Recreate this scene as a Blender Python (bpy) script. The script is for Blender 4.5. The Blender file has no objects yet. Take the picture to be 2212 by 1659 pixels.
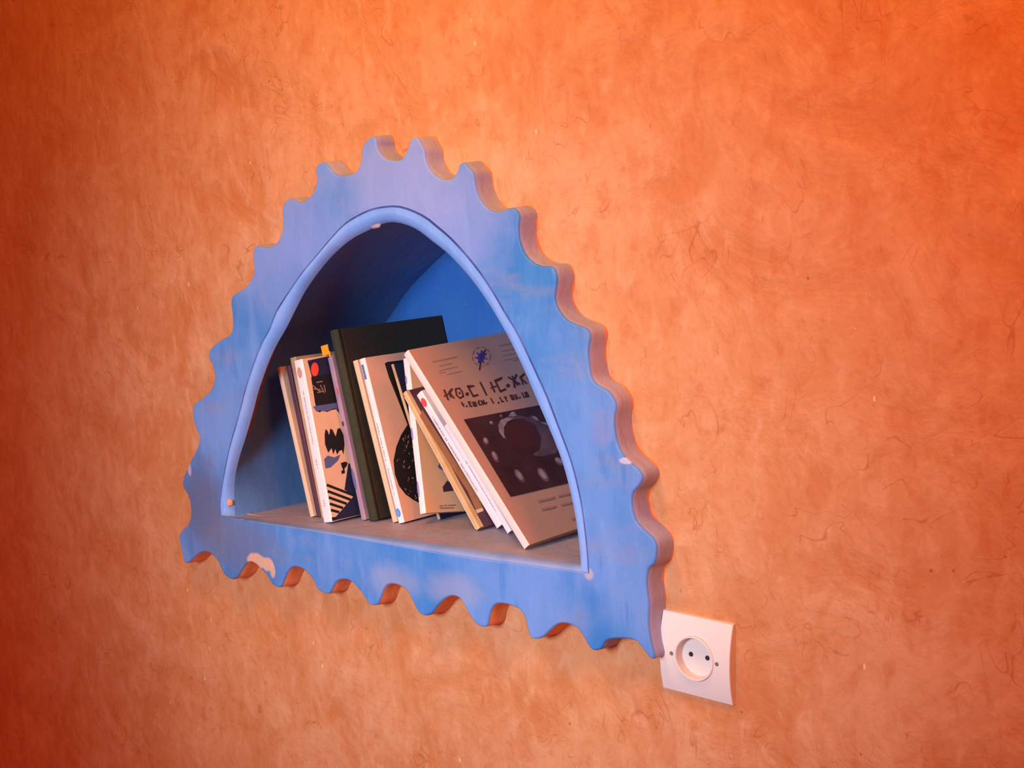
import bpy, bmesh, math, random
from mathutils import Vector, Matrix
from mathutils.geometry import tessellate_polygon
random.seed(7)
COL = bpy.context.scene.collection

# ------------------------------------------------------------------ camera calibration (photo is 2212 x 1659)
F = 3000.0
n_ = Vector((2570, -459, 3000)).normalized()          # into the wall, in camera axes (x right, y down, z forward)
r_ = Vector((3502, 119, -3000)); r_ = (r_ - n_ * r_.dot(n_)).normalized()   # along the wall to the right
u_ = r_.cross(n_)                                       # up
D = 1.12
CAM = Vector((1.0415 * D, -D, 0.3012 * D + 1.0))

def ray(px, py):
    c = Vector((px - 1106, py - 829.5, F))
    return Vector((r_.dot(c), n_.dot(c), u_.dot(c)))

def aty(px, py, y=0.0):                                # where the sight line meets the plane y = const
    w = ray(px, py); t = (y - CAM.y) / w.y
    return CAM + w * t

def atz(px, py, z=1.0):
    w = ray(px, py); t = (z - CAM.z) / w.z
    return CAM + w * t

cam_d = bpy.data.cameras.new('camera'); cam = bpy.data.objects.new('camera', cam_d); COL.objects.link(cam)
cam_d.sensor_width = 36; cam_d.lens = F / 2212 * 36; cam_d.clip_start = 0.01
R3 = Matrix(((r_.x, -r_.y, -r_.z), (n_.x, -n_.y, -n_.z), (u_.x, -u_.y, -u_.z)))
cam.matrix_world = Matrix.Translation(CAM) @ R3.to_4x4()
bpy.context.scene.camera = cam

# ------------------------------------------------------------------ materials
def lin(c):
    return tuple(((v / 255) / 12.92 if v / 255 <= 0.04045 else ((v / 255 + 0.055) / 1.055) ** 2.4) for v in c)

def mat(name, col, rough=0.7, spec=0.3, noise=None, bump=None, col2=None, nscale=40, coat=0):
    m = bpy.data.materials.new(name); m.use_nodes = True
    nt = m.node_tree; b = nt.nodes['Principled BSDF']
    b.inputs['Base Color'].default_value = (*col, 1); b.inputs['Roughness'].default_value = rough
    b.inputs['Specular IOR Level'].default_value = spec
    tc = nt.nodes.new('ShaderNodeTexCoord')
    if col2 or noise:
        n = nt.nodes.new('ShaderNodeTexNoise'); n.inputs['Scale'].default_value = nscale; n.inputs['Detail'].default_value = 6
        nt.links.new(tc.outputs['Object'], n.inputs['Vector'])
        rp = nt.nodes.new('ShaderNodeValToRGB'); rp.color_ramp.elements[0].position = .35; rp.color_ramp.elements[1].position = .68
        c2 = col2 or tuple(v * (1 - noise) for v in col)
        rp.color_ramp.elements[0].color = (*col, 1); rp.color_ramp.elements[1].color = (*c2, 1)
        nt.links.new(n.outputs['Fac'], rp.inputs['Fac']); nt.links.new(rp.outputs['Color'], b.inputs['Base Color'])
    if bump:
        n2 = nt.nodes.new('ShaderNodeTexNoise'); n2.inputs['Scale'].default_value = bump[0]; n2.inputs['Detail'].default_value = 5
        nt.links.new(tc.outputs['Object'], n2.inputs['Vector'])
        bp = nt.nodes.new('ShaderNodeBump'); bp.inputs['Strength'].default_value = bump[1]; bp.inputs['Distance'].default_value = bump[2]
        nt.links.new(n2.outputs['Fac'], bp.inputs['Height']); nt.links.new(bp.outputs['Normal'], b.inputs['Normal'])
    return m

class NT:
    """small helper for longer node graphs"""
    def __init__(s, name):
        s.m = bpy.data.materials.new(name); s.m.use_nodes = True; s.t = s.m.node_tree; s.b = s.t.nodes['Principled BSDF']
        s.co = s.t.nodes.new('ShaderNodeTexCoord').outputs['Object']
    def link(s, a, b): s.t.links.new(a, b)
    def val(s, sock, v):
        if hasattr(v, 'links'): s.link(v, sock)
        else: sock.default_value = v
    def mapping(s, vec, scale=(1, 1, 1), rot=(0, 0, 0), loc=(0, 0, 0)):
        n = s.t.nodes.new('ShaderNodeMapping'); s.link(vec, n.inputs['Vector'])
        n.inputs['Scale'].default_value = scale; n.inputs['Rotation'].default_value = rot; n.inputs['Location'].default_value = loc
        return n.outputs['Vector']
    def noise(s, vec, scale, detail=4, rough=.5, dist=0.0):
        n = s.t.nodes.new('ShaderNodeTexNoise'); s.link(vec, n.inputs['Vector'])
        n.inputs['Scale'].default_value = scale; n.inputs['Detail'].default_value = detail
        n.inputs['Roughness'].default_value = rough; n.inputs['Distortion'].default_value = dist
        return n.outputs['Fac']
    def voro(s, vec, scale, rnd=1.0):
        n = s.t.nodes.new('ShaderNodeTexVoronoi'); s.link(vec, n.inputs['Vector']); n.inputs['Scale'].default_value = scale
        n.inputs['Randomness'].default_value = rnd
        return n.outputs['Distance']
    def math(s, op, a, b=0.0, clamp=False):
        n = s.t.nodes.new('ShaderNodeMath'); n.operation = op; n.use_clamp = clamp
        s.val(n.inputs[0], a); s.val(n.inputs[1], b); return n.outputs[0]
    def rng(s, v, a, b, c=0.0, d=1.0):
        n = s.t.nodes.new('ShaderNodeMapRange'); n.interpolation_type = 'SMOOTHSTEP'; s.val(n.inputs[0], v)
        for i, q in enumerate((a, b, c, d)): n.inputs[i + 1].default_value = q
        return n.outputs[0]
    def mix(s, f, a, b):
        n = s.t.nodes.new('ShaderNodeMix'); n.data_type = 'RGBA'
        s.val(n.inputs[0], f)
        for k, v in ((6, a), (7, b)):
            if hasattr(v, 'links'): s.link(v, n.inputs[k])
            else: n.inputs[k].default_value = (*v, 1)
        return n.outputs[2]
    def bump(s, h, dist, strength=1.0, prev=None):
        n = s.t.nodes.new('ShaderNodeBump'); n.inputs['Distance'].default_value = dist; n.inputs['Strength'].default_value = strength
        s.val(n.inputs['Height'], h)
        if prev: s.link(prev, n.inputs['Normal'])
        return n.outputs['Normal']
    def spot(s, c, rad, soft=.5, wob=0.0, stretch=(1, 1)):      # mask around a place on the wall (x, z)
        v = s.mapping(s.co, loc=(-c[0] , 0, -c[1]))
        v = s.mapping(v, scale=(stretch[0] / rad, 0.001, stretch[1] / rad))
        n = s.t.nodes.new('ShaderNodeVectorMath'); n.operation = 'LENGTH'; s.link(v, n.inputs[0])
        d = n.outputs['Value']
        if wob: d = s.math('ADD', d, s.math('MULTIPLY', s.math('SUBTRACT', s.noise(s.co, 60, 3), .5), wob))
        return s.rng(d, 1 + soft * .5, 1 - soft * .5)

# wall: orange earthen plaster with hair-fine straw cracks
w = NT('orange_earth_plaster'); co = w.co
big = w.noise(co, 2.2, 3, .5); mid = w.noise(co, 9, 5, .6, .6); fine = w.noise(co, 55, 6, .65, .3)
c = w.mix(w.rng(mid, .32, .70), (.50, .175, .060), (.60, .285, .145))
c = w.mix(w.rng(big, .35, .68, 0, .55), c, (.60, .245, .088))
mot = w.noise(w.mapping(co, scale=(1.3, 1, .8), loc=(8, 3, 1)), 36, 6, .66, .5)
c = w.mix(w.rng(mot, .50, .68, 0, .48), c, (.66, .33, .18))
c = w.mix(w.rng(mot, .48, .36, 0, .42), c, (.50, .140, .038))
c = w.mix(w.rng(fine, .52, .75, 0, .45), c, (.47, .14, .040))
streak = w.noise(w.mapping(co, scale=(1, 1, .28), rot=(0, .35, 0)), 34, 4, .6)
c = w.mix(w.rng(streak, .55, .74, 0, .30), c, (.68, .34, .17))
hair1 = w.math('ABSOLUTE', w.math('SUBTRACT', w.noise(co, 13, 2, .45, 1.4), .5))
hair2 = w.math('ABSOLUTE', w.math('SUBTRACT', w.noise(w.mapping(co, loc=(3, 1, 5), scale=(1, 1, .6)), 21, 2, .5, 1.0), .5))
m1 = w.rng(w.noise(w.mapping(co, loc=(7, 0, 2)), 10, 3, .6), .50, .62); m2 = w.rng(w.noise(w.mapping(co, loc=(1, 4, 9)), 15, 3, .6), .52, .62)
h = w.math('MAXIMUM', w.math('MULTIPLY', w.rng(hair1, .007, .001), m1), w.math('MULTIPLY', w.rng(hair2, .010, .001), m2))
c = w.mix(w.math('MULTIPLY', h, .42), c, (.30, .060, .016))
sp = w.rng(w.voro(co, 34), .075, .03); spm = w.rng(w.noise(w.mapping(co, loc=(2, 2, 2)), 12, 2), .50, .60)
c = w.mix(w.math('MULTIPLY', w.math('MULTIPLY', sp, spm), .7), c, (.26, .06, .02))
lt = w.rng(w.voro(w.mapping(co, scale=(1, 1, .45), loc=(5, 5, 5)), 40), .07, .03)
c = w.mix(w.math('MULTIPLY', lt, w.rng(w.noise(w.mapping(co, loc=(9, 2, 4)), 9, 2), .54, .62, 0, .6)), c, (.90, .62, .36))
w.link(c, w.b.inputs['Base Color']); w.b.inputs['Roughness'].default_value = .62; w.b.inputs['Specular IOR Level'].default_value = .25
nn = w.bump(mid, .012, .5); nn = w.bump(fine, .0018, .6, nn); nn = w.bump(h, .001, -.6, nn)
w.link(nn, w.b.inputs['Normal']); M_WALL = w.m

# blue lime paint of the raised surround
def blue(name, base, pale, deep, dust, dustamt=.5, patches=()):
    q = NT(name); co = q.co
    a = q.noise(q.mapping(co, scale=(1, 1, .55), rot=(0, .5, 0)), 16, 5, .6, .5); b = q.noise(co, 5.5, 3, .5); f = q.noise(co, 60, 5, .6)
    c = q.mix(q.rng(a, .34, .68), base, deep)
    c = q.mix(q.rng(b, .40, .66, 0, .7), c, pale)
    c = q.mix(q.rng(q.noise(q.mapping(co, loc=(4, 4, 1), scale=(.6, 1, 1.6)), 12, 5, .65), .50, .74, 0, dustamt), c, dust)
    sk = q.noise(q.mapping(co, scale=(1.6, 1, .35), rot=(0, .42, 0), loc=(3, 0, 7)), 26, 5, .65, .3)
    c = q.mix(q.rng(sk, .50, .70, 0, .42), c, pale)
    c = q.mix(q.rng(sk, .46, .32, 0, .45), c, deep)
    c = q.mix(q.rng(f, .60, .78, 0, .10), c, (.45, .42, .50))
    for (p, rad, soft, wob, st, colr, amt) in patches:
        c = q.mix(q.math('MULTIPLY', q.spot(p, rad, soft, wob, st), amt), c, colr)
    q.link(c, q.b.inputs['Base Color']); q.b.inputs['Roughness'].default_value = .55; q.b.inputs['Specular IOR Level'].default_value = .3
    nn = q.bump(a, .004, .5); nn = q.bump(f, .0008, .6, nn); q.link(nn, q.b.inputs['Normal'])
    return q.m

def wp(px, py, y=-.028):
    p = aty(px, py, y); return (p.x, p.z)
T_FR = .028
PEACH = (.62, .36, .24)
M_FACE = blue('faded_blue_limewash', (.045, .195, .49), (.17, .29, .62), (.025, .165, .47), (.24, .22, .33), .50, patches=[
    (wp(855, 390), .085, 1.2, .6, (1, 1), (.27, .31, .60), .75),
    (wp(1000, 470), .06, 1.2, .6, (1, 1), (.25, .30, .60), .6),
    (wp(640, 560), .09, 1.2, .6, (1, 1), (.20, .26, .58), .55),
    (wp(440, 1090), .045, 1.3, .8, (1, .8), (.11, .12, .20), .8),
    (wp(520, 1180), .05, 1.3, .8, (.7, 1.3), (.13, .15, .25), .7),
    (wp(556, 1211), .0115, .35, .9, (.55, 1.2), PEACH, .92),
    (wp(578, 1219), .0085, .35, .9, (.8, .9), PEACH, .9),
    (wp(589, 1232), .006, .4, .8, (1.1, .6), PEACH, .85),
    (wp(496, 1086), .0085, .8, .5, (.8, 1), (.75, .26, .10), .95),
    (wp(409, 1012), .006, .6, .5, (1.6, .6), (.45, .36, .46), .8),
    (wp(807, 486), .0085, .3, .3, (1, 1.1), (.55, .42, .46), .9),
    (wp(850, 1258), .030, 1.2, .8, (.8, 1.6), (.28, .30, .45), .6),
    (wp(980, 1275), .030, 1.2, .8, (.8, 1.6), (.28, .30, .45), .6),
    (wp(1300, 935), .012, .7, .6, (1, .8), (.20, .22, .42), .5),
    (wp(1272, 1240), .006, .7, .6, (1, 1), (.50, .38, .36), .7),
    (wp(1352, 996), .0042, .5, .6, (.55, 1.3), (.50, .46, .58), .8),
    (wp(860, 1020), .001, .5, 0, (1, 1), (.3, .3, .3), .0)])
M_SIDE = blue('chalky_mauve_edge', (.34, .34, .54), (.38, .38, .60), (.29, .29, .50), (.42, .27, .26), .5)
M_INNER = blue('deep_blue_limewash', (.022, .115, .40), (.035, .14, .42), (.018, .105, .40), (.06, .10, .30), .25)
M_REVEAL = blue('fill_lit_blue_limewash', (.085, .19, .40), (.11, .21, .42), (.08, .18, .40), (.24, .20, .27), .5)  # interior blue with its colour raised in place of fill light on the reveal
M_LIP = blue('lit_lip_blue_limewash', (.19, .35, .72), (.25, .39, .74), (.15, .31, .68), (.34, .32, .46), .4)  # the face's blue made lighter, painting light onto the rounded lip
M_GROOVE = mat('scored_blue_line', (.035, .045, .20), .8, nscale=30, col2=(.10, .13, .35))
M_SHELF = blue('dusty_mauve_shelf', (.36, .28, .36), (.40, .35, .45), (.28, .27, .40), (.46, .31, .31), .5)
M_SHLIP = blue('worn_blue_shelf_edge', (.19, .27, .50), (.27, .32, .54), (.14, .23, .48), (.36, .29, .35), .6)
M_NOTCH = mat('bare_orange_notch', (.80, .30, .12), .7, noise=.2, nscale=60, bump=(80, .5, .002))

# ------------------------------------------------------------------ object helpers
def obj(name, verts, faces, mats, parent=None, fm=None, smooth=False):
    me = bpy.data.meshes.new(name); me.from_pydata([tuple(v) for v in verts], [], [tuple(f) for f in faces])
    for m in (mats if isinstance(mats, (list, tuple)) else [mats]): me.materials.append(m)
    if fm:
        for p, i in zip(me.polygons, fm): p.material_index = i
    if smooth:
        for p in me.polygons: p.use_smooth = True
    me.update()
    o = bpy.data.objects.new(name, me); COL.objects.link(o)
    if parent: o.parent = parent
    return o

def fix_normals(o):
    bm = bmesh.new(); bm.from_mesh(o.data); bmesh.ops.recalc_face_normals(bm, faces=bm.faces[:]); bm.to_mesh(o.data); bm.free()

def empty(name, loc, rot=(0, 0, 0)):
    o = bpy.data.objects.new(name, None); o.empty_display_size = .05; COL.objects.link(o); o.location = loc; o.rotation_euler = rot
    return o

def tag(o, label=None, cat=None, group=None, kind=None):
    if label: o['label'] = label
    if cat: o['category'] = cat
    if group: o['group'] = group
    if kind: o['kind'] = kind
    return o

class MB:
    def __init__(s): s.v = []; s.f = []; s.m = []
    def add(s, vs, fs, mi=0):
        k = len(s.v); s.v += [tuple(v) for v in vs]
        for f in fs: s.f.append(tuple(i + k for i in f)); s.m.append(mi)
    def box(s, a, b, mi=0):
        x0, y0, z0 = a; x1, y1, z1 = b
        s.add([(x0, y0, z0), (x1, y0, z0), (x1, y1, z0), (x0, y1, z0), (x0, y0, z1), (x1, y0, z1), (x1, y1, z1), (x0, y1, z1)],
              [(0, 3, 2, 1), (4, 5, 6, 7), (0, 1, 5, 4), (1, 2, 6, 5), (2, 3, 7, 6), (3, 0, 4, 7)], mi)
    def build(s, name, mats, parent=None, smooth=False):
        return obj(name, s.v, s.f, mats, parent, s.m, smooth)

def cat_rom(pts, k=3, closed=True):
    out = []; n = len(pts)
    for i in range(n if closed else n - 1):
        g = lambda j: pts[j % n] if closed else pts[max(0, min(n - 1, j))]
        p0, p1, p2, p3 = g(i - 1), g(i), g(i + 1), g(i + 2)
        for q in range(k):
            t = q / k
            out.append(tuple(.5 * (2 * b + (c - a) * t + (2 * a - 5 * b + 4 * c - d) * t * t + (3 * b - a - 3 * c + d) * t ** 3)
                             for a, b, c, d in zip(p0, p1, p2, p3)))
    if not closed: out.append(tuple(pts[-1]))
    return out

def resample(pts, n):
    L = [0]
    for a, b in zip(pts, pts[1:]): L.append(L[-1] + math.dist(a, b))
    out = []; j = 0
    for i in range(n):
        s = L[-1] * i / (n - 1)
        while j < len(L) - 2 and L[j + 1] < s: j += 1
        t = (s - L[j]) / max(1e-9, L[j + 1] - L[j]); t = min(1, max(0, t))
        out.append(tuple(a + (b - a) * t for a, b in zip(pts[j], pts[j + 1])))
    return out

# ------------------------------------------------------------------ niche outlines, measured on the photo and placed on the wall
OUT = [(397,1213),(389,1177),(386,1159),(392,1146),(404,1135),(411,1114),(410,1087),(404,1068),(394,1050),(397,1028),(413,992),(424,971),(430,951),
(428,937),(419,915),(415,884),(422,871),(442,855),(457,838),(463,814),(459,792),(450,770),(455,752),(476,735),(497,722),(502,703),(501,680),(498,649),
(506,635),(527,622),(542,604),(548,586),(546,566),(546,547),(553,531),(573,535),(588,531),(601,519),(609,496),(610,473),(609,450),(617,433),(630,429),(644,436),
(656,435),(670,423),(679,408),(684,386),(681,367),(687,354),(701,351),(712,364),(725,376),(743,379),(762,374),(775,361),(780,340),(781,320),(791,302),
(806,294),(812,304),(813,316),(820,331),(832,342),(849,347),(864,345),(875,331),(882,317),(886,302),(900,297),(909,311),(916,325),(918,342),(924,360),
(936,376),(954,387),(975,386),(987,369),(991,356),(1001,351),(1012,363),(1022,374),(1025,397),(1031,419),(1042,439),(1058,454),(1077,457),(1096,450),
(1110,450),(1121,465),(1119,488),(1121,516),(1131,545),(1149,566),(1170,575),(1193,577),(1202,598),(1200,623),(1198,647),(1207,671),(1225,692),(1248,703),
(1266,710),(1274,726),(1270,756),(1272,788),(1278,817),(1292,833),(1311,843),(1325,861),(1330,880),(1326,907),(1329,940),(1336,965),(1347,985),(1366,1003),
(1381,1017),(1387,1033),(1379,1050),(1367,1064),(1364,1090),(1373,1124),(1392,1146),(1413,1167),(1418,1190),(1413,1217),(1400,1230),(1396,1260),(1399,1287),
(1401,1306),(1400,1349),(1405,1386),(1413,1418),(1406,1424),(1394,1410),(1383,1396),(1371,1384),(1347,1380),(1321,1381),(1307,1387),(1298,1402),(1282,1406),
(1271,1396),(1262,1381),(1252,1364),(1237,1352),(1217,1347),(1201,1351),(1187,1363),(1173,1376),(1157,1381),(1146,1377),(1139,1359),(1134,1336),(1125,1321),
(1112,1312),(1093,1306),(1073,1305),(1061,1316),(1056,1334),(1052,1352),(1043,1355),(1030,1350),(1017,1334),(1004,1311),(993,1294),(978,1288),(963,1292),
(948,1305),(935,1322),(924,1330),(911,1329),(899,1316),(889,1296),(880,1278),(863,1266),(844,1262),(831,1269),(822,1290),(815,1306),(803,1308),(795,1303),
(785,1287),(772,1270),(758,1257),(743,1252),(727,1256),(718,1270),(711,1283),(698,1281),(686,1274),(677,1256),(665,1239),(650,1228),(633,1225),(621,1236),
(613,1254),(606,1269),(594,1267),(583,1257),(574,1241),(563,1230),(552,1219),(540,1214),(530,1220),(521,1233),(512,1247),(499,1252),(482,1239),(473,1219),
(463,1204),(448,1193),(431,1195),(417,1206),(407,1216)]
OUTW = cat_rom([wp(x, y, -T_FR) for x, y in OUT], 3)
CRE_A = [(476,1112),(474,1090),(478,1054),(486,1011),(495,966),(507,924),(518,884),(527,848),(538,812),(551,774),(565,740),(583,707),(594,676),(612,646),(631,618),
(652,588),(680,555),(705,525),(741,485),(771,465),(801,451),(831,445),(861,444),(891,453),(921,468),(946,488),(981,519),(1030,576),(1069,634),(1090,671),(1117,715),
(1140,761),(1163,811),(1184,857),(1207,918),(1232,985),(1246,1034),(1258,1090),(1266,1150),(1271,1200),(1273,1240)]
CRE_B = [(1273,1240),(1131,1222),(996,1204),(860,1181),(686,1149),(545,1127),(476,1112)]
OPE_A = [(506,1090),(506,1050),(515,996),(529,951),(545,897),(562,834),(590,760),(618,710),(635,676),(665,620),(711,560),(756,519),(801,495),(831,482),(861,481),(900,495),(936,522),
(967,546),(997,576),(1030,615),(1066,667),(1096,718),(1117,760),(1137,803),(1165,869),(1190,926),(1215,988),(1231,1042),(1243,1095),(1252,1148),(1259,1208)]
YO = -T_FR + .013                                   # depth of the opening edge
NA, NB = 90, 40
creA = resample(cat_rom([wp(x, y, -T_FR) for x, y in CRE_A], 4, False), NA)
creB = resample(cat_rom([wp(x, y, -T_FR) for x, y in CRE_B], 4, False), NB)
opeA = [wp(x, y, YO) for x, y in OPE_A]; opeA[0] = (opeA[0][0], 1.0); opeA[-1] = (opeA[-1][0], 1.0)
opeA = resample(cat_rom(opeA, 4, False), NA)
opeB = resample([opeA[-1], opeA[0]], NB)
CRE = creA[:-1] + creB[:-1]; OPE = opeA[:-1] + opeB[:-1]; NR = len(CRE)

niche = empty('wall_niche', (0, 0, 1.0))
tag(niche, 'arched wall niche with a scalloped blue plaster surround holding the books', 'niche')
def child(o): o.parent = niche; o.location = (0, 0, -1.0); return o

# front face of the surround + rounded rim + sides
def inset(poly, d):
    n = len(poly); out = []
    area = sum(poly[i][0] * poly[(i + 1) % n][1] - poly[(i + 1) % n][0] * poly[i][1] for i in range(n))
    sg = 1 if area > 0 else -1
    for i in range(n):
        a, b = poly[i - 1], poly[(i + 1) % n]
        tx, tz = b[0] - a[0], b[1] - a[1]; l = math.hypot(tx, tz) or 1
        out.append((poly[i][0] - sg * tz / l * d, poly[i][1] + sg * tx / l * d))
    return out
NO = len(OUTW); mb = MB()
face_out = inset(OUTW, .0022)
V = [(x, -T_FR, z) for x, z in face_out] + [(x, -T_FR, z) for x, z in CRE]
tri = tessellate_polygon([[Vector((v[0], v[2], 0)) for v in V[:NO]], [Vector((v[0], v[2], 0)) for v in V[NO:]]])
mb.add(V, tri, 0)
def wob(i, k): return .0012 * math.sin(i * .37 + k * 1.7) + .0009 * math.sin(i * 1.13 + k)
rings = [[(x, -T_FR, z) for x, z in face_out], [(x, -T_FR + .0008, z) for x, z in inset(OUTW, .0007)], [(x, -T_FR + .0026, z) for x, z in OUTW]]
for k, yy in enumerate((-.018, -.009, -.002, .010)):
    rings.append([(x, yy + (wob(i, k) if yy < 0 else 0), z) for i, (x, z) in enumerate(inset(OUTW, -.0006 * (k + 1)))])
for k in range(len(rings) - 1):
    for i in range(NO):
        j = (i + 1) % NO; a, b = OUTW[i], OUTW[j]
        low = a[1] < .985 and a[0] < .315
        mi = 0 if k < 2 else (4 if low and k >= 3 else (4 if low else 1))
        if not low and k >= 5: mi = 4
        mb.add([rings[k][i], rings[k][j], rings[k + 1][j], rings[k + 1][i]], [(0, 1, 2, 3)], mi)
# scored line and rounded lip down to the opening
prof = [(0, 0), (.05, .0022), (.12, .0004), (.45, .0012), (.75, .0042), (.93, .009), (1, .013)]
prev = None
for k, (s, dy) in enumerate(prof):
    ring = [(a[0] + (b[0] - a[0]) * s, -T_FR + dy, a[1] + (b[1] - a[1]) * s) for a, b in zip(CRE, OPE)]
    if prev:
        for i in range(NR):
            j = (i + 1) % NR; bot = i >= NA - 1
            mi = 3 if (k <= 2 and not bot) else (5 if bot else 2)
            mb.add([prev[i], prev[j], ring[j], ring[i]], [(0, 1, 2, 3)], mi)
    prev = ring
fr = mb.build('scalloped_surround', [M_FACE, M_SIDE, M_LIP, M_GROOVE, M_NOTCH, M_SHLIP])
bm = bmesh.new(); bm.from_mesh(fr.data); bmesh.ops.remove_doubles(bm, verts=bm.verts[:], dist=1e-5); bmesh.ops.recalc_face_normals(bm, faces=bm.faces[:])
for f in bm.faces: f.smooth = abs(f.normal.y) < .98
bm.to_mesh(fr.data); bm.free(); child(fr)

# recess: curved reveal, back, shelf
YB = .212
def shf(x, z):                                    # the recess swells to the left towards its back
    tab = [(1.0, -.012), (1.06, .004), (1.12, .034), (1.18, .052), (1.21, .053), (1.245, .047), (1.27, .043), (1.30, .031), (1.33, .022), (1.35, .012), (1.37, .004)]
    for (a, b), (c, d) in zip(tab, tab[1:]):
        if a <= z <= c:
            v = b + (d - b) * (z - a) / (c - a); break
    else: v = 0
    return -v * min(1, max(0, (.09 - x) / .10))
BK = []
for (x, z) in opeA: BK.append((x + shf(x, z), z))
def lay(k, y):
    q = min(1, max(0, (y - YO) / .034)) ** .7; a, b = opeA[k], BK[k]; return (a[0] + (b[0] - a[0]) * q, y, a[1])
mb = MB(); ys = [YO, -.008, .0, .010, .020, .05, .09, .13, .17, YB]
for k in range(len(ys) - 1):
    for i in range(NA - 1):
        a, b = opeA[i], opeA[i + 1]
        mb.add([lay(i, ys[k]), lay(i + 1, ys[k]), lay(i + 1, ys[k + 1]), lay(i, ys[k + 1])], [(0, 1, 2, 3)])
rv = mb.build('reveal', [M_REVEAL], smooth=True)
bm = bmesh.new(); bm.from_mesh(rv.data); bmesh.ops.remove_doubles(bm, verts=bm.verts[:], dist=1e-5)
bmesh.ops.recalc_face_normals(bm, faces=bm.faces[:]); bmesh.ops.reverse_faces(bm, faces=bm.faces[:]); bm.to_mesh(rv.data); bm.free(); child(rv)
big = inset(opeA[:-1] + [opeA[-1]], -.004)
bk = MB()
ring = BK
V = [(x, YB, z) for x, z in ring]; tri = tessellate_polygon([[Vector((x, z, 0)) for x, z in ring]])
bk.add(V, tri); n0 = len(V)
V2 = [(x, YB + .01, z) for x, z in ring]; bk.add(V2, tri)
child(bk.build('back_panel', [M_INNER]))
sh = MB(); sh.box((opeA[0][0], YO, .985), (opeA[-1][0], YB, 1.0)); child(sh.build('shelf', [M_SHELF]))
# bare plaster chip at the crown of the opening
def blob(name, c, rx, ry, rz, m, parent=None, seed=1, seg=14):
    rnd = random.Random(seed); vs = []; fs = []
    rr = [1 + rnd.uniform(-.12, .12) for _ in range(seg)]
    for j in range(6):
        a = j / 5 * math.pi / 2
        for i in range(seg):
            t = i / seg * 2 * math.pi
            vs.append((c[0] + rx * math.cos(a) ** .6 * math.cos(t) * rr[i], c[1] - ry * math.sin(a), c[2] + rz * math.cos(a) ** .6 * math.sin(t) * rr[i]))
    for j in range(5):
        for i in range(seg):
            k = (i + 1) % seg; fs.append((j * seg + i, j * seg + k, (j + 1) * seg + k, (j + 1) * seg + i))
    return obj(name, vs, fs, m, parent, smooth=True)
M_CHIP = mat('bare_pink_plaster', (.50, .36, .36), .8, nscale=90, col2=(.42, .24, .22), bump=(90, .6, .002))
p = aty(808, 484, -.018)
child(blob('plaster_chip', (p.x, -.0165, p.z), .0100, .003, .0050, M_CHIP, seed=3))
M_CHIP2 = mat('bare_orange_plaster', (.78, .32, .15), .8, nscale=90, col2=(.62, .28, .16), bump=(90, .6, .002))
p = aty(493, 1086, -.022)
child(blob('plaster_chip', (p.x, -.0195, p.z), .0062, .0045, .0058, M_CHIP2, seed=8))

# ------------------------------------------------------------------ wall with its hole
hole = CRE; X0, X1, Z0, Z1 = -1.9, 1.35, 0.0, 2.35
V = [(X0, 0, Z0), (X1, 0, Z0), (X1, 0, Z1), (X0, 0, Z1)] + [(x, 0, z) for x, z in hole]
tri = tessellate_polygon([[Vector((v[0], v[2], 0)) for v in V[:4]], [Vector((v[0], v[2], 0)) for v in V[4:]]])
mb = MB(); mb.add(V, tri)
VB = [(x, .30, z) for x, _, z in V]; mb.add(VB[:4], [(3, 2, 1, 0)])
for i in range(4):
    j = (i + 1) % 4; mb.add([V[i], V[j], VB[j], VB[i]], [(0, 1, 2, 3)])
wall = mb.build('wall_back', [M_WALL]); fix_normals(wall); tag(wall, kind='structure')
# make sure the front faces the room
for pol in wall.data.polygons: pass

# straw flecks caught in the plaster
M_STRAW = mat('pale_straw', (.95, .62, .30), .5)
mb = MB()
fl = [(541,352,4,7),(1624,406,2,8),(1078,412,2,10),(1103,418,1.5,7),(1143,420,1.5,11),(1163,440,1.5,6),(1169,502,3,9),(985,281,5,6),(1006,296,2,4),(1184,531,1.5,6),
      (837,291,3,5),(1121,434,3,5),(1849,711,5,3),(1163,458,4,4),(1350,520,1.5,4),(960,262,2,5),(1040,300,1.5,5),(1090,395,2,5),(1215,560,2,6),(640,455,2,4),(600,482,2,4),
      (1244,600,2,4),(1267,650,2,4),(665,205,2,6),(1955,755,1.5,4),(3,1250,3,2),(1660,130,2,4),(1900,95,1.5,9),(1880,640,1.5,4),(1430,130,1.5,5)]
for (px, py, wd, hg) in fl:
    c = aty(px, py, 0); a = random.uniform(-.5, .5); s = .00042
    rx, rz = wd * s * .5, hg * s
    vs = []
    for (q, e) in ((-1, 0), (0, .35), (1, 0), (0, -.35)):
        vs.append((c.x + math.sin(a) * q * rz + math.cos(a) * e * rx * 2, -.0004, c.z + math.cos(a) * q * rz - math.sin(a) * e * rx * 2))
    vs.append((c.x, -.0013, c.z))
    mb.add(vs, [(0, 1, 4), (1, 2, 4), (2, 3, 4), (3, 0, 4)])
st = mb.build('straw_flecks', [M_STRAW], wall); fix_normals(st); st['kind'] = 'stuff'

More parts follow.
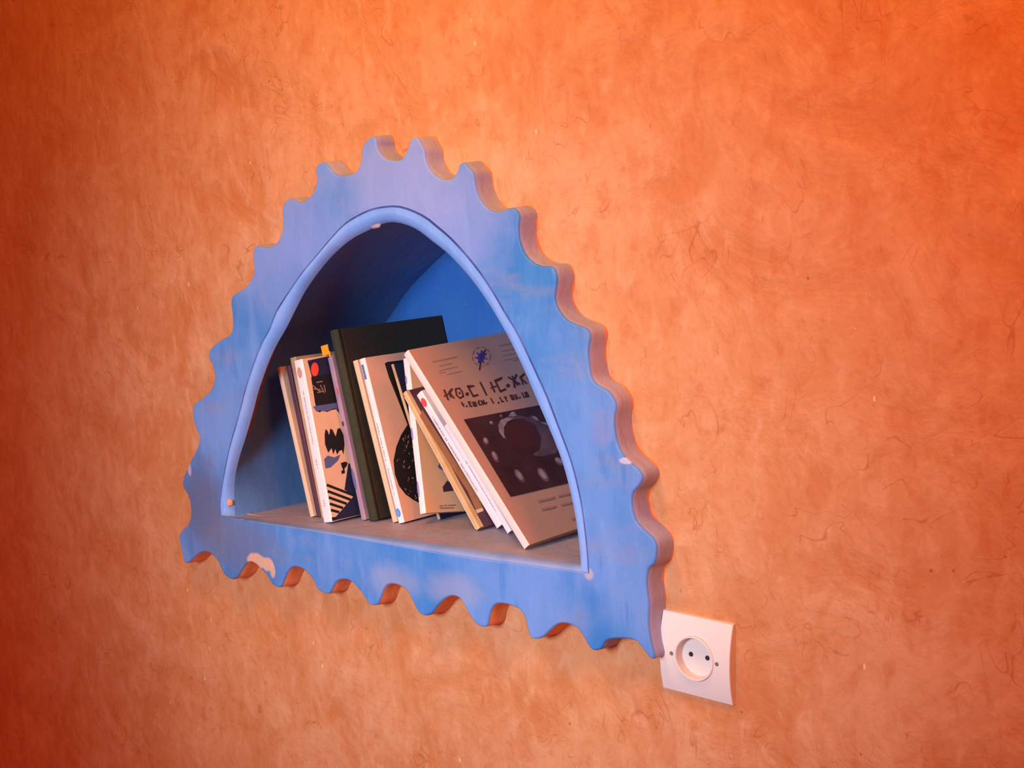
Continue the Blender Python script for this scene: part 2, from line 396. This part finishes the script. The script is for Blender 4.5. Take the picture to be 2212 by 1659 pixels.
# ------------------------------------------------------------------ power socket
M_PL = mat('warm_white_plastic', (.68, .60, .56), .36, .4, bump=(30, .15, .0005))
M_PIN = mat('dark_contact', (.02, .012, .010), .6)
M_SCR = mat('dull_screw_metal', (.20, .13, .10), .5)
sc = aty(1504.5, 1420, -.006)
sock = empty('power_socket', (sc.x, 0, sc.z), (0, math.radians(2.9), 0))
tag(sock, 'square white plastic power socket on the orange wall below right of the niche', 'power socket')
HW = .0400
def yf(z): return -(.0045 + .0062 * (1 - (z / HW) ** 2))
mb = MB(); SEG = 96; RI = .0218
def sq(t):
    c, s = math.cos(t), math.sin(t); m = max(abs(c), abs(s)); return HW * c / m, HW * s / m
rg = []
for k in range(9):
    s = (k / 8) ** .9; ring = []
    for i in range(SEG):
        t = i / SEG * 2 * math.pi + math.pi / SEG * 0; X, Z = sq(t); x = RI * math.cos(t) * (1 - s) + X * s; z = RI * math.sin(t) * (1 - s) + Z * s
        ring.append((x, yf(z), z))
    rg.append(ring)
rg.append([(sq(i / SEG * 2 * math.pi)[0] * 1.010, yf(sq(i / SEG * 2 * math.pi)[1]) + .0009, sq(i / SEG * 2 * math.pi)[1] * 1.008) for i in range(SEG)])
rg.append([(sq(i / SEG * 2 * math.pi)[0] * 1.015, .0, sq(i / SEG * 2 * math.pi)[1] * 1.012) for i in range(SEG)])
for k in range(len(rg) - 1):
    for i in range(SEG):
        j = (i + 1) % SEG; mb.add([rg[k][i], rg[k][j], rg[k + 1][j], rg[k + 1][i]], [(0, 1, 2, 3)])
o = mb.build('plate', [M_PL], sock)
bm = bmesh.new(); bm.from_mesh(o.data); bmesh.ops.remove_doubles(bm, verts=bm.verts[:], dist=1e-6); bmesh.ops.recalc_face_normals(bm, faces=bm.faces[:]); bm.to_mesh(o.data); bm.free()
def rev(profile, name, m, seg=64, cx=0, cz=0, parent=sock):       # revolve (radius, y) about the y axis
    vs, fs = [], []
    for (r, y) in profile:
        for i in range(seg):
            t = i / seg * 2 * math.pi; vs.append((cx + r * math.cos(t), y, cz + r * math.sin(t)))
    for k in range(len(profile) - 1):
        for i in range(seg):
            j = (i + 1) % seg; fs.append((k * seg + i, k * seg + j, (k + 1) * seg + j, (k + 1) * seg + i))
    ob = obj(name, vs, fs, m, parent, smooth=False); return ob
YM = yf(0)
rim = rev([(RI + .0008, YM + .004), (RI + .0008, YM - .0006), (RI + .0002, YM - .0012), (RI - .0009, YM - .0012), (RI - .0014, YM - .0004), (RI - .0018, YM + .0095)], 'socket_rim', M_PL)
well = rev([(RI - .0017, YM + .0090), (.0195, YM + .0098), (.0001, YM + .0098)], 'socket_well', M_PL)
for sx in (-1, 1):
    rev([(.0024, YM + .0099), (.0024, YM + .0092), (.0001, YM + .0092)], 'contact_hole', M_PIN, 20, sx * .0095)
    rev([(.0021, YM + .001), (.0021, YM - .0003), (.0015, YM - .0006), (.0001, YM - .0005)], 'screw', M_SCR, 20, sx * .0262)

# ------------------------------------------------------------------ books
PAPER = mat('cream_page_edges', (.60, .42, .27), .85, nscale=220, col2=(.48, .32, .19))
def pm(name, col, rough=.55, noise=.06, spec=.3): return mat(name, col, rough, spec, noise=noise, nscale=60, bump=(120, .1, .0004))
WHITE = pm('warm_white_card', (.86, .70, .66))
CREAM = pm('cream_card', (.80, .48, .31))
BEIGE = pm('beige_card', (.76, .43, .30))
TAN = mat('tan_card', (.56, .34, .19), .65, nscale=45, col2=(.46, .24, .11))
OCHRE = mat('ochre_worn_card', (.70, .42, .20), .65, nscale=40, col2=(.60, .28, .10))
MAROON = pm('maroon_card', (.10, .030, .050))
NAVY = pm('navy_ink', (.018, .020, .055))
BLACK = mat('black_ink', (.012, .010, .012), .6)
GREEN = mat('dark_green_cloth', (.040, .036, .017), .8, nscale=120, col2=(.030, .030, .014), bump=(400, .3, .0005))
GREENB = mat('black_green_cloth', (.030, .022, .014), .8, nscale=120, col2=(.022, .018, .012), bump=(400, .3, .0005))
RED = mat('red_ink', (.85, .08, .05), .5)
CORAL = mat('coral_red_ink', (.90, .07, .08), .5)
PINKDOT = mat('faded_pink_ink', (.62, .24, .22), .5)
INKGREY = mat('faded_grey_ink', (.40, .28, .30), .6)
SLATE = mat('slate_blue_ink', (.10, .115, .26), .6)
ORANGE = mat('orange_tab', (1.0, .36, .02), .5)
SKY = mat('blue_label_ink', (.24, .31, .52), .5)
AZURE = mat('azure_ink', (.06, .28, .70), .5)
MAUVE = mat('mauve_worn_card', (.42, .24, .26), .6, nscale=22, col2=(.26, .16, .28))
RUST = mat('rust_card', (.40, .16, .07), .7, noise=.25, nscale=50)
SALMON = pm('salmon_cover', (.50, .265, .215), .38, .05, .4)
PINKSP = pm('pale_pink_card', (.78, .56, .50))
INKRED = mat('dark_brown_ink', (.085, .028, .030), .6)
INKSOFT = mat('soft_brown_ink', (.36, .18, .15), .6)
PHOTO = mat('dark_photo_print', (.045, .016, .018), .4, nscale=30, col2=(.075, .028, .030))
PHOTO2 = mat('mauve_photo_print', (.15, .085, .11), .4, nscale=50, col2=(.085, .045, .055))
PHOTOL = mat('silver_photo_print', (.38, .27, .34), .4, nscale=120, col2=(.20, .14, .18))
PHOTOR = mat('brown_photo_print', (.075, .020, .018), .4)
LOGO = mat('violet_blue_ink', (.055, .045, .34), .5)
TANP = mat('worn_orange_cover', (.92, .43, .20), .6, nscale=18, col2=(.88, .50, .30))
LILAC = mat('lilac_ink', (.30, .20, .42), .6)

class Book: pass
def book(label, name, bl, phi, H, T, W, spine, front, back=None, pages=PAPER, turn=6, pitch=0, group='books leaning on the niche shelf', hard=False, bulge=.0006, z0=1.0, loc=None, cat='book'):
    """bl: photo position of the spine's bottom left corner on the shelf"""
    B = Book(); p = Vector(loc) if loc else atz(*bl, z0)
    rot = Matrix.Rotation(-math.radians(phi), 3, 'Y') @ Matrix.Rotation(-math.radians(turn), 3, 'Z') @ Matrix.Rotation(math.radians(pitch), 3, 'X')
    B.root = empty(name, (p.x, p.y, z0), tuple(rot.to_euler()))
    tag(B.root, label, cat, group)
    B.H, B.T, B.W, B.bulge = H, T, W, bulge
    B.M = Matrix.Translation(B.root.location) @ B.root.rotation_euler.to_matrix().to_4x4(); B.Mi = B.M.inverted()
    back = back or front
    c = .0024 if hard else .0005; ov = .003 if hard else .0003
    B.ov = ov
    # pages
    mb = MB()
    x0, x1 = c, T - c; nz = 1
    mb.box((x0, .0012, ov), (x1, W - ov - .001, H - ov)); B.pages = mb.build('page_block', [pages], B.root)
    # spine: shallow arc extruded upward, wrapped round both edges
    mb = MB(); ns = 8; pts = []; ir = .0012 if not hard else .003
    outer = []
    for i in range(ns + 1):
        a = i / ns; x = T * a; e = min(x, T - x); rr = min(ir, T * .45)
        y = -bulge * math.sin(math.pi * a) + (rr - math.sqrt(max(0, rr * rr - (rr - min(e, rr)) ** 2))) * .8
        outer.append((x, y))
    inner = [(min(max(x, c), T - c), y + c + .0002) for x, y in outer]
    n = len(outer)
    for zz in (0, H): pass
    vs = [(x, y, 0) for x, y in outer] + [(x, y, H) for x, y in outer] + [(x, y, 0) for x, y in inner] + [(x, y, H) for x, y in inner]
    fs = []
    for i in range(n - 1):
        fs += [(i, i + 1, n + i + 1, n + i), (2 * n + i + 1, 2 * n + i, 3 * n + i, 3 * n + i + 1), (i, 2 * n + i, 2 * n + i + 1, i + 1), (n + i, n + i + 1, 3 * n + i + 1, 3 * n + i)]
    fs += [(0, n, 3 * n, 2 * n), (n - 1, 3 * n - 1, 4 * n - 1, 2 * n - 1)]
    mb.add(vs, fs); B.spine_mb = mb; B.spine_m = [spine]
    # covers
    y0 = outer[0][1]
    cb = MB()
    if hard:
        cb.box((0, y0, 0), (c, .0045, H)); cb.box((.0010, .0045, 0), (c, .0085, H)); cb.box((0, .0085, 0), (c, W, H))
    else: cb.box((0, y0, 0), (c, W, H))
    B.back_mb = cb; B.back_m = [back]
    cf = MB()
    if hard:
        cf.box((T - c, y0, 0), (T, .0045, H)); cf.box((T - c, .0045, 0), (T - .0010, .0085, H)); cf.box((T - c, .0085, 0), (T, W, H))
    else: cf.box((T - c, y0, 0), (T, W, H))
    B.front_mb = cf; B.front_m = [front]; B.lay = 0; B.slay = 0
    return B

def cov(B, px, py):            # a place on the front cover as local (y, z)
    d = B.Mi.to_3x3() @ ray(px, py); o = B.Mi @ CAM; t = (B.T - o.x) / d.x; p = o + d * t; return (p.y, p.z)
def spn(B, px, py):            # a place on the spine as local (x, z)
    d = B.Mi.to_3x3() @ ray(px, py); o = B.Mi @ CAM; t = (-B.bulge - o.y) / d.y; p = o + d * t; return (p.x, p.z)
def mi_of(lst, m):
    if m not in lst: lst.append(m)
    return lst.index(m)
def clipq(B, q): return (min(max(q[0], .0003), B.W), min(max(q[1], .0003), B.H - .0003))
def poly(B, pts, m, px=True, lift=None):          # printed shape on the front cover
    q = [cov(B, *p) for p in pts] if px else list(pts)
    q = [clipq(B, p) for p in q]
    B.lay += 1; x = B.T + .00005 + B.lay * .000006 if lift is None else B.T + lift
    k = mi_of(B.front_m, m); vs = [(x, a, b) for a, b in q]
    tri = tessellate_polygon([[Vector((a, b, 0)) for a, b in q]])
    area = sum(q[i][0] * q[(i + 1) % len(q)][1] - q[(i + 1) % len(q)][0] * q[i][1] for i in range(len(q)))
    out = []
    for t in tri:
        a, b, c = (q[i] for i in t); s = (b[0] - a[0]) * (c[1] - a[1]) - (b[1] - a[1]) * (c[0] - a[0])
        out.append(t if s > 0 else (t[0], t[2], t[1]))
    B.front_mb.add(vs, out, k)
def stroke(B, pts, wd, m, px=True, layer=True):
    q = [cov(B, *p) for p in pts] if px else pts
    if layer: B.lay += 1
    x = B.T + .00005 + B.lay * .000006
    k = mi_of(B.front_m, m)
    for a, b in zip(q, q[1:]):
        d = math.dist(a, b) or 1e-6; ux, uz = (b[0] - a[0]) / d, (b[1] - a[1]) / d; e = wd * .3
        a2 = (a[0] - ux * e, a[1] - uz * e); b2 = (b[0] + ux * e, b[1] + uz * e); nx, nz = -uz * wd / 2, ux * wd / 2
        B.front_mb.add([(x, *clipq(B, v)) for v in ((a2[0] - nx, a2[1] - nz), (b2[0] - nx, b2[1] - nz), (b2[0] + nx, b2[1] + nz), (a2[0] + nx, a2[1] + nz))], [(0, 1, 2, 3)], k)
def ell(c, rx, ry, n=20, rot=0):
    return [(c[0] + rx * math.cos(t) * math.cos(rot) - ry * math.sin(t) * math.sin(rot), c[1] + rx * math.cos(t) * math.sin(rot) + ry * math.sin(t) * math.cos(rot)) for t in [i / n * 2 * math.pi for i in range(n)]]
def sdisc(B, c, rx, rz, m, n=18):                 # printed ellipse on the spine, local units
    B.slay += 1; k = mi_of(B.spine_m, m); y = -B.bulge - .00012 - B.slay * .00001
    B.spine_mb.add([(c[0] + rx * math.cos(i / n * 2 * math.pi), y, c[1] + rz * math.sin(i / n * 2 * math.pi)) for i in range(n)], [tuple(range(n))], k)
def srect(B, x0, x1, z0, z1, m):
    B.slay += 1; k = mi_of(B.spine_m, m); y = -B.bulge - .00012 - B.slay * .00001
    B.spine_mb.add([(x0, y, z0), (x1, y, z0), (x1, y, z1), (x0, y, z1)], [(0, 1, 2, 3)], k)
def stext(B, xc, z0, z1, wd, m, seed=0, gap=.5):  # tiny illegible line of lettering along a spine
    rnd = random.Random(seed); z = z0
    while z < z1:
        l = rnd.uniform(.0009, .0022)
        srect(B, xc - wd * rnd.uniform(.3, .5), xc + wd * rnd.uniform(.3, .5), z, min(z + l, z1), m)
        z += l + rnd.uniform(.0005, .0013) + (.002 if rnd.random() < .15 else 0)
def finish(B):
    B.spine_o = B.spine_mb.build('spine', B.spine_m, B.root)
    B.front_o = B.front_mb.build('front_cover', B.front_m, B.root)
    B.back_o = B.back_mb.build('back_cover', B.back_m, B.root)

# A cream booklet, leftmost
A = book('slim cream book at the left end of the row, beside the maroon one', 'book', (670, 1117), 13.0, .1945, .0076, .120, CREAM, CREAM, turn=4)
finish(A)
# B maroon
B_ = book('thin maroon book between the cream book and the tan one at the left', 'book', (684, 1117), 11.4, .1949, .0080, .125, MAROON, MAROON, turn=4)
finish(B_)
# C tan
C_ = book('tan book behind the white spine with the faded pink dot', 'book', (694, 1119), 10.8, .2056, .0120, .130, TAN, TAN, turn=4)
finish(C_)
# D white spine, patterned cover
Dk = book('paperback with a white spine and a black fringed pattern on its cover', 'book', (699, 1129), 9.8, .2038, .0190, .125, WHITE, CREAM, turn=7)
sdisc(Dk, (.0095, .188), .0048, .0070, PINKDOT); stext(Dk, .0100, .098, .165, .0022, INKGREY, 3); stext(Dk, .0102, .068, .080, .0022, INKGREY, 4); stext(Dk, .0102, .020, .028, .0022, INKGREY, 5)
poly(Dk, [(664, 779), (716, 768), (738, 900), (726, 884), (716, 886), (706, 890), (697, 887), (690, 891), (682, 886), (681, 860), (675, 820)], NAVY)
poly(Dk, [(672, 815), (722, 805), (728, 868), (716, 872), (700, 876), (681, 874)], BLACK)
poly(Dk, ell((680, 798), 8.2, 15, 20), RED)
for (a, b, c_) in (((676, 833), (690, 845), 1), ((678, 840), (692, 842), 1), ((692, 832), (700, 848), 1), ((700, 832), (703, 846), 1), ((684, 826), (696, 824), 1), ((686, 848), (698, 845), 1)):
    stroke(Dk, [a, b], .0013, INKSOFT)
poly(Dk, [(676, 878), (727, 870), (730, 884), (722, 882), (712, 886), (700, 889), (690, 886), (684, 890)], SLATE)
poly(Dk, [(701, 940), (703, 927), (707, 930), (711, 940), (713, 926), (718, 928), (725, 943), (729, 926), (735, 925), (742, 940), (744, 960), (742, 982), (738, 972), (733, 974), (728, 982), (724, 970), (720, 982), (716, 968), (709, 978), (702, 960)], BLACK)
poly(Dk, [(700, 992), (708, 984), (722, 988), (735, 982), (730, 995), (714, 1010), (703, 1012)], SLATE)
poly(Dk, [(736, 1000), (746, 997), (751, 1000), (748, 1008), (744, 1012), (745, 1022), (738, 1024), (737, 1018), (741, 1015), (738, 1008)], BLACK)
poly(Dk, [(752, 1002), (790, 990), (800, 1115), (716, 1126), (724, 1118), (748, 1090), (765, 1070), (744, 1058), (748, 1030)], NAVY)
for k in range(5):
    x0, y0 = 707 + k * 2.2, 1048 + k * 13.5; x1, y1 = 764 - k * 8.2, 1070 + k * 9.0
    stroke(Dk, [(x0, y0), (x1, y1)], .0033, BLACK, layer=True)
poly(Dk, [(715, 1118), (728, 1116), (722, 1124), (716, 1126)], BLACK)
finish(Dk)
# E mauve
Ek = book('thin worn mauve and pink book leaning on the left side of the dark green one', 'book', (781, 1124), 11.7, .2061, .0085, .120, MAUVE, MAUVE, turn=5)
sdisc(Ek, (.004, .122), .0022, .0035, MAROON); sdisc(Ek, (.0068, .163), .0012, .0045, RED); sdisc(Ek, (.003, .052), .0026, .014, SLATE)
finish(Ek)
tb = MB(); tb.box((-.0115, .002, .2105), (.0030, .0024, .2230)); tb.box((.0012, .0022, .195), (.0040, .0028, .2140)); tb.box((-.0115, .0024, .2105), (-.0110, .014, .2230)); o = tb.build('page_tab', [ORANGE], Ek.root); o['label'] = 'bright orange page tab'
# F green hardcover
Fk = book('tall dark green cloth hardcover standing above the other books', 'book', (798, 1126), 11.8, .2400, .0144, .172, GREEN, GREENB, hard=True, bulge=.0016, turn=6)
finish(Fk)
# G cream slim
Gk = book('slim cream book squeezed between the green hardcover and the white spine with the blue mark', 'book', (848, 1129), 14.7, .2040, .0084, .132, CREAM, CREAM, turn=3)
finish(Gk)
# G2
Hk = book('cream paperback with a blue spine label and a black oval on its cover', 'book', (861, 1131), 14.1, .2060, .0105, .108, WHITE, BEIGE, bulge=.0012, turn=3)
srect(Hk, .0026, .0074, .180, .199, SKY); stext(Hk, .0050, .181, .198, .0030, NAVY, 11); sdisc(Hk, (.0055, .013), .0037, .0056, AZURE); sdisc(Hk, (.0055, .0125), .0014, .0022, SKY)
stext(Hk, .0060, .078, .125, .0022, INKGREY, 12); stext(Hk, .0064, .035, .070, .0016, INKGREY, 13)
poly(Hk, [(895, 905), (880, 918), (866, 940), (856, 965), (850, 995), (853, 1025), (862, 1050), (876, 1068), (893, 1080), (912, 1090), (950, 1092), (950, 900)], BLACK)
rnd = random.Random(5)
for k in range(70):
    a, b = rnd.uniform(853, 915), rnd.uniform(925, 1080)
    if ((a - 905) / 52) ** 2 + ((b - 1000) / 85) ** 2 < .9:
        stroke(Hk, [(a, b), (a + rnd.uniform(-3, 3), b + rnd.uniform(-6, 6))], rnd.uniform(.0005, .0011), rnd.choice([INKSOFT, TAN, MAROON]), layer=(k % 10 == 0))
poly(Hk, [(831, 785), (836, 782), (890, 775), (900, 930), (893, 950), (862, 870), (840, 815)], BLACK)
finish(Hk)
# H thin tan spine with navy cover
Ik = book('thin tan spined book with a navy cover in front of the black oval', 'book', None, 18.6, .2000, .0045, .085, TAN, NAVY, turn=3, loc=(.0, .084, 1.0))
finish(Ik)
# I worn orange cover book standing deeper
Jk = book('worn orange covered book with a white and lilac spine behind the ochre one', 'book', (907, 1111), 13.8, .1915, .0110, .078, WHITE, TANP, turn=6, pitch=-9, z0=1.0125)
for (z, h_) in ((.165, .010), (.150, .006), (.098, .016), (.030, .020)): sdisc(Jk, (.0030, z), .0018, h_ * .5, LILAC)
stroke(Jk, [(948, 1007), (956, 1013)], .0035, SLATE); stroke(Jk, [(950, 1000), (950, 1012)], .0018, SLATE)
poly(Jk, [(956, 1052), (966, 1038), (972, 1042), (980, 1060), (958, 1063)], MAROON)
for (a, b) in (((950, 1093), (957, 1093)), ((960, 1092), (965, 1092)), ((968, 1092), (984, 1091)), ((950, 1098), (980, 1097))): stroke(Jk, [a, b], .0016, INKSOFT)
finish(Jk)
# J ochre
Kk = book('ochre spined book with a maroon cover leaning across the middle', 'book', (1029, 1147), 34.1, .1905, .0080, .115, OCHRE, MAROON, turn=8)
srect(Kk, .0006, .0026, .002, .186, CREAM)
poly(Kk, [(0, .0003), (.0065, .0003), (.0050, .1900), (0, .1900)], OCHRE, px=False)
poly(Kk, [(905, 900), (912, 885), (985, 998), (1029, 1061), (1045, 1103), (1031, 1109), (1010, 1061), (968, 998)], RUST)
poly(Kk, [(1027, 1102), (1042, 1097), (1045, 1103), (1031, 1109)], CREAM)
finish(Kk)
# L white with red dot
Mk = book('white spined book with a coral red dot leaning under the large salmon book', 'book', (1073, 1143), 34.5, .1890, .0125, .110, WHITE, WHITE, turn=8, pitch=3)
sdisc(Mk, (.0064, .176), .0046, .0060, CORAL); stext(Mk, .0064, .05, .155, .0026, INKGREY, 21)
finish(Mk)
# M white thin
Nk = book('thin white book with only its lower spine showing beside the large salmon book', 'book', (1096, 1154), 36.8, .150, .0085, .100, WHITE, WHITE, turn=6)
stext(Nk, .0035, .03, .10, .0016, INKGREY, 22)
finish(Nk)
# N big front book
Ok = book('large salmon covered book with a dark jewellery photo and brown lettering', 'book', (1132, 1188), 39.1, .2700, .0105, .198, PINKSP, SALMON, turn=5, pitch=-1)
G = lambda x, y: (920 + x / 8.296, 720 + y / 8.296)      # crop coordinates of the title area
INK = INKRED; W1 = .0030
def st(pts, wd=W1, m=INK): stroke(Ok, [G(*p) for p in pts], wd, m)
# first line
st([(330, 1020), (400, 1190)]); st([(330, 1130), (420, 1080)], .0022)
st([(470, 1000), (420, 1060), (500, 1160)]); st([(415, 1060), (445, 1150)], .0022)
for ring_ in [[(530, 1000), (600, 985), (650, 1050), (670, 1130), (610, 1165), (550, 1110), (530, 1000)]]: st(ring_, .0024)
stroke(Ok, [G(600, 1060), G(606, 1085)], .0026, INK)
poly(Ok, [G(*p) for p in ell((740, 1090), 34, 36, 12)], INK)
st([(860, 945), (750, 950), (850, 1130), (930, 1105)]); st([(760, 985), (840, 950)], .0018)
st([(975, 880), (1085, 1105)], .0030)
st([(1160, 880), (1230, 1050)]); st([(1165, 985), (1260, 950)], .0022)
st([(1360, 800), (1240, 850), (1335, 1045), (1430, 1000)]); st([(1250, 870), (1340, 830)], .0018)
poly(Ok, [G(*p) for p in ell((1470, 940), 36, 36, 12)], INK)
st([(1480, 790), (1590, 860), (1680, 910)]); st([(1620, 745), (1575, 860), (1590, 970)]); st([(1545, 775), (1640, 930)])
st([(1760, 730), (1690, 800), (1800, 900)]); st([(1700, 800), (1740, 920)], .0022)
st([(1810, 720), (1825, 800), (1880, 890)]); st([(1900, 690), (1990, 860)]); st([(1890, 790), (1990, 760)], .0022)
# second line
for (x, y, kind) in ((660, 1270, 'T'), (730, 1290, 'o'), (790, 1270, 'E'), (870, 1270, 'W'), (950, 1250, 'K'), (1020, 1240, 'M'), (1080, 1230, 'o'), (1185, 1210, 'I'), (1300, 1225, 'o'), (1345, 1190, 'L'), (1430, 1180, 'Y'),
                     (1540, 1150, 'O'), (1610, 1140, 'U'), (1680, 1135, 'o'), (1740, 1110, 'L'), (1800, 1100, 'O')):
    s = 1.0
    a = lambda dx, dy: (x + dx + dy * .42, y + dy)
    if kind == 'T': st([a(-10, -35), a(0, 45)], .0020); st([a(-25, 15), a(25, -5)], .0014)
    elif kind == 'o': poly(Ok, [G(*p) for p in ell((x, y + 20), 18, 20, 10)], INK)
    elif kind == 'E': st([a(20, -42), a(-18, -34), a(-12, 42), a(24, 34)], .0020); st([a(-15, 0), a(18, -8)], .0016)
    elif kind == 'W': st([a(-25, -36), a(-22, 40), a(25, 30), a(25, -44)], .0018); st([a(0, -36), a(2, 34)], .0018)
    elif kind == 'K': st([a(20, -42), a(-18, 0), a(24, 38)], .0020); st([a(-15, -10), a(-8, 40)], .0016)
    elif kind == 'M': st([a(-22, 40), a(-20, -32), a(0, 30), a(22, -40), a(26, 34)], .0018)
    elif kind == 'I': st([a(-8, -40), a(4, 45)], .0022)
    elif kind == 'L': st([a(-8, -40), a(0, 40), a(30, 32)], .0020)
    elif kind == 'Y': st([a(-14, -38), a(0, 0), a(6, 42)], .0020); st([a(20, -38), a(0, 0)], .0018)
    elif kind == 'U': st([a(-18, -36), a(-14, 36), a(18, 32), a(16, -40)], .0018)
    elif kind == 'O': st([a(-20, -32), a(18, -38), a(24, 34), a(-14, 40), a(-20, -32)], .0020); stroke(Ok, [G(*a(0, -4)), G(*a(3, 6))], .0018, INK)
# logo
for i in range(28):
    t0, t1 = i / 28 * 2 * math.pi, (i + .75) / 28 * 2 * math.pi
    c0 = (985, 420); R0, R1 = 160, 170
    pA = (c0[0] + R0 * math.cos(t0), c0[1] + R1 * math.sin(t0)); pB = (c0[0] + R0 * math.cos(t1), c0[1] + R1 * math.sin(t1))
    if i % 3 != 2: st([pA, pB], .0016, INKSOFT)
poly(Ok, [G(*p) for p in ell((985, 430), 62, 85, 16, .3)], LOGO)
for a in range(7):
    t = a / 7 * 2 * math.pi + .3; st([(985, 430), (985 + 105 * math.cos(t), 430 + 112 * math.sin(t))], .0018, LOGO)
st([(1060, 300), (985, 430), (955, 660)], .0016, INKRED)
# small lines left and right of the logo
def lines(rows, m=INKSOFT, wd=.0014):
    rr = random.Random(9)
    for (x0, y0, x1, y1) in rows:
        x = x0
        while x < x1:
            l = rr.uniform(28, 60); t0 = (x - x0) / (x1 - x0); t1 = min(1, (x + l - x0) / (x1 - x0))
            st([(x0 + (x1 - x0) * t0, y0 + (y1 - y0) * t0), (x0 + (x1 - x0) * t1, y0 + (y1 - y0) * t1)], wd, m); x += l + rr.uniform(8, 22)
lines([(120, 515, 545, 425)], INKSOFT, .0015)
lines([(235, 590, 440, 540), (235, 675, 560, 600), (230, 720, 330, 700), (380, 740, 640, 680)], INKSOFT, .0008)
lines([(1310, 230, 1720, 150)], INKSOFT, .0015); lines([(1360, 330, 1640, 270), (1360, 410, 1660, 350), (1380, 490, 1620, 450), (1540, 500, 1760, 460)], INKSOFT, .0009)
# photo print
poly(Ok, [(1001, 907), (1190, 871), (1262, 1036), (1102, 1074)], PHOTO)
P = lambda x, y: (990 + x / 5.026, 860 + y / 5.026)
def pp(pts, m): poly(Ok, [P(*p) for p in pts], m)
pp([(520, 230), (560, 165), (600, 150), (640, 190), (760, 215), (800, 190), (850, 210), (890, 255), (960, 270), (1010, 330), (1040, 400), (1090, 520), (1060, 600), (900, 640), (800, 620), (880, 560), (900, 440), (840, 300), (700, 230)], PHOTO2)
pp([(455, 240), (430, 300), (440, 370), (480, 430), (520, 450), (495, 390), (490, 320), (530, 260), (600, 225), (520, 215)], PHOTOL)
pp([(545, 195), (570, 155), (600, 150), (635, 190), (600, 205)], PHOTOL); pp([(795, 215), (815, 195), (850, 215), (865, 245), (835, 240)], PHOTOL); pp([(890, 265), (960, 268), (975, 300), (930, 290)], PHOTOL)
pp(ell((680, 400), 192, 138, 30, .28), PHOTOR)
for (c0, a_, b_, rt) in (((355, 275), 26, 20, .4), ((295, 470), 30, 42, -.4), ((395, 640), 30, 70, -.45), ((660, 850), 38, 88, -.62), ((915, 835), 42, 92, -.65), ((1090, 690), 36, 60, -.9), ((460, 200), 20, 16, 0)):
    pp(ell(c0, a_, b_, 16, rt), PHOTO2); pp(ell((c0[0] - 4, c0[1] - 8), a_ * .62, b_ * .72, 14, rt), PHOTOL)
# lower lettering
Q = lambda x, y: ((x * 1.0), (y * 1.0))
def low(rows):
    rr = random.Random(4)
    for (x0, y0, x1, y1) in rows:
        x = x0
        while x < x1:
            l = rr.uniform(28, 55); t0 = (x - x0) / (x1 - x0); t1 = min(1, (x + l - x0) / (x1 - x0))
            stroke(Ok, [P(x0 + (x1 - x0) * t0, y0 + (y1 - y0) * t0), P(x0 + (x1 - x0) * t1, y0 + (y1 - y0) * t1)], .0026, INKSOFT); x += l + rr.uniform(8, 14)
low([(865, 1125, 1030, 1085), (1080, 1070, 1260, 1030), (905, 1215, 1040, 1185), (1115, 1165, 1290, 1125), (1230, 1320, 1330, 1295)])
finish(Ok)

# ------------------------------------------------------------------ light
def area(name, loc, target, size, power, col, spread=180, shape='RECTANGLE', sy=None):
    l = bpy.data.lights.new(name, 'AREA'); l.shape = shape; l.size = size; l.size_y = sy or size; l.energy = power; l.color = col; l.spread = math.radians(spread)
    o = bpy.data.objects.new(name, l); COL.objects.link(o); o.location = loc
    o.rotation_euler = (Vector(target) - Vector(loc)).to_track_quat('-Z', 'Y').to_euler(); return o
def spot(name, loc, target, power, col, ang, blend=1.0, rad=.15):
    l = bpy.data.lights.new(name, 'SPOT'); l.energy = power; l.color = col; l.spot_size = math.radians(ang); l.spot_blend = blend; l.shadow_soft_size = rad
    o = bpy.data.objects.new(name, l); COL.objects.link(o); o.location = loc
    o.rotation_euler = (Vector(target) - Vector(loc)).to_track_quat('-Z', 'Y').to_euler(); return o
def spot(name, loc, target, power, col, ang, blend=1.0, rad=.15):
    l = bpy.data.lights.new(name, 'SPOT'); l.energy = power; l.color = col; l.spot_size = math.radians(ang); l.spot_blend = blend; l.shadow_soft_size = rad
    o = bpy.data.objects.new(name, l); COL.objects.link(o); o.location = loc
    o.rotation_euler = (Vector(target) - Vector(loc)).to_track_quat('-Z', 'Y').to_euler(); return o
spot('window_light', (.42, -1.78, 1.42), (.07, 0, 1.04), 192, (.64, .83, 1.0), 48, 1.0, .26)
area('warm_lamp', (1.35, -.50, 1.80), (.40, 0, 1.35), .30, 4.8, (1, .25, .03), 130)
area('ceiling_lamp', (.16, -.70, 2.35), (.16, 0, 1.70), .30, 5.6, (1, .50, .02), 115)
wd = bpy.data.worlds.new('room_glow'); bpy.context.scene.world = wd; wd.use_nodes = True
wd.node_tree.nodes['Background'].inputs[0].default_value = (1, .12, .07, 1); wd.node_tree.nodes['Background'].inputs[1].default_value = .42
vs = bpy.context.scene.view_settings
vs.view_transform = 'Standard'; vs.look = 'None'; vs.gamma = 1; vs.exposure = 0; vs.use_curve_mapping = False
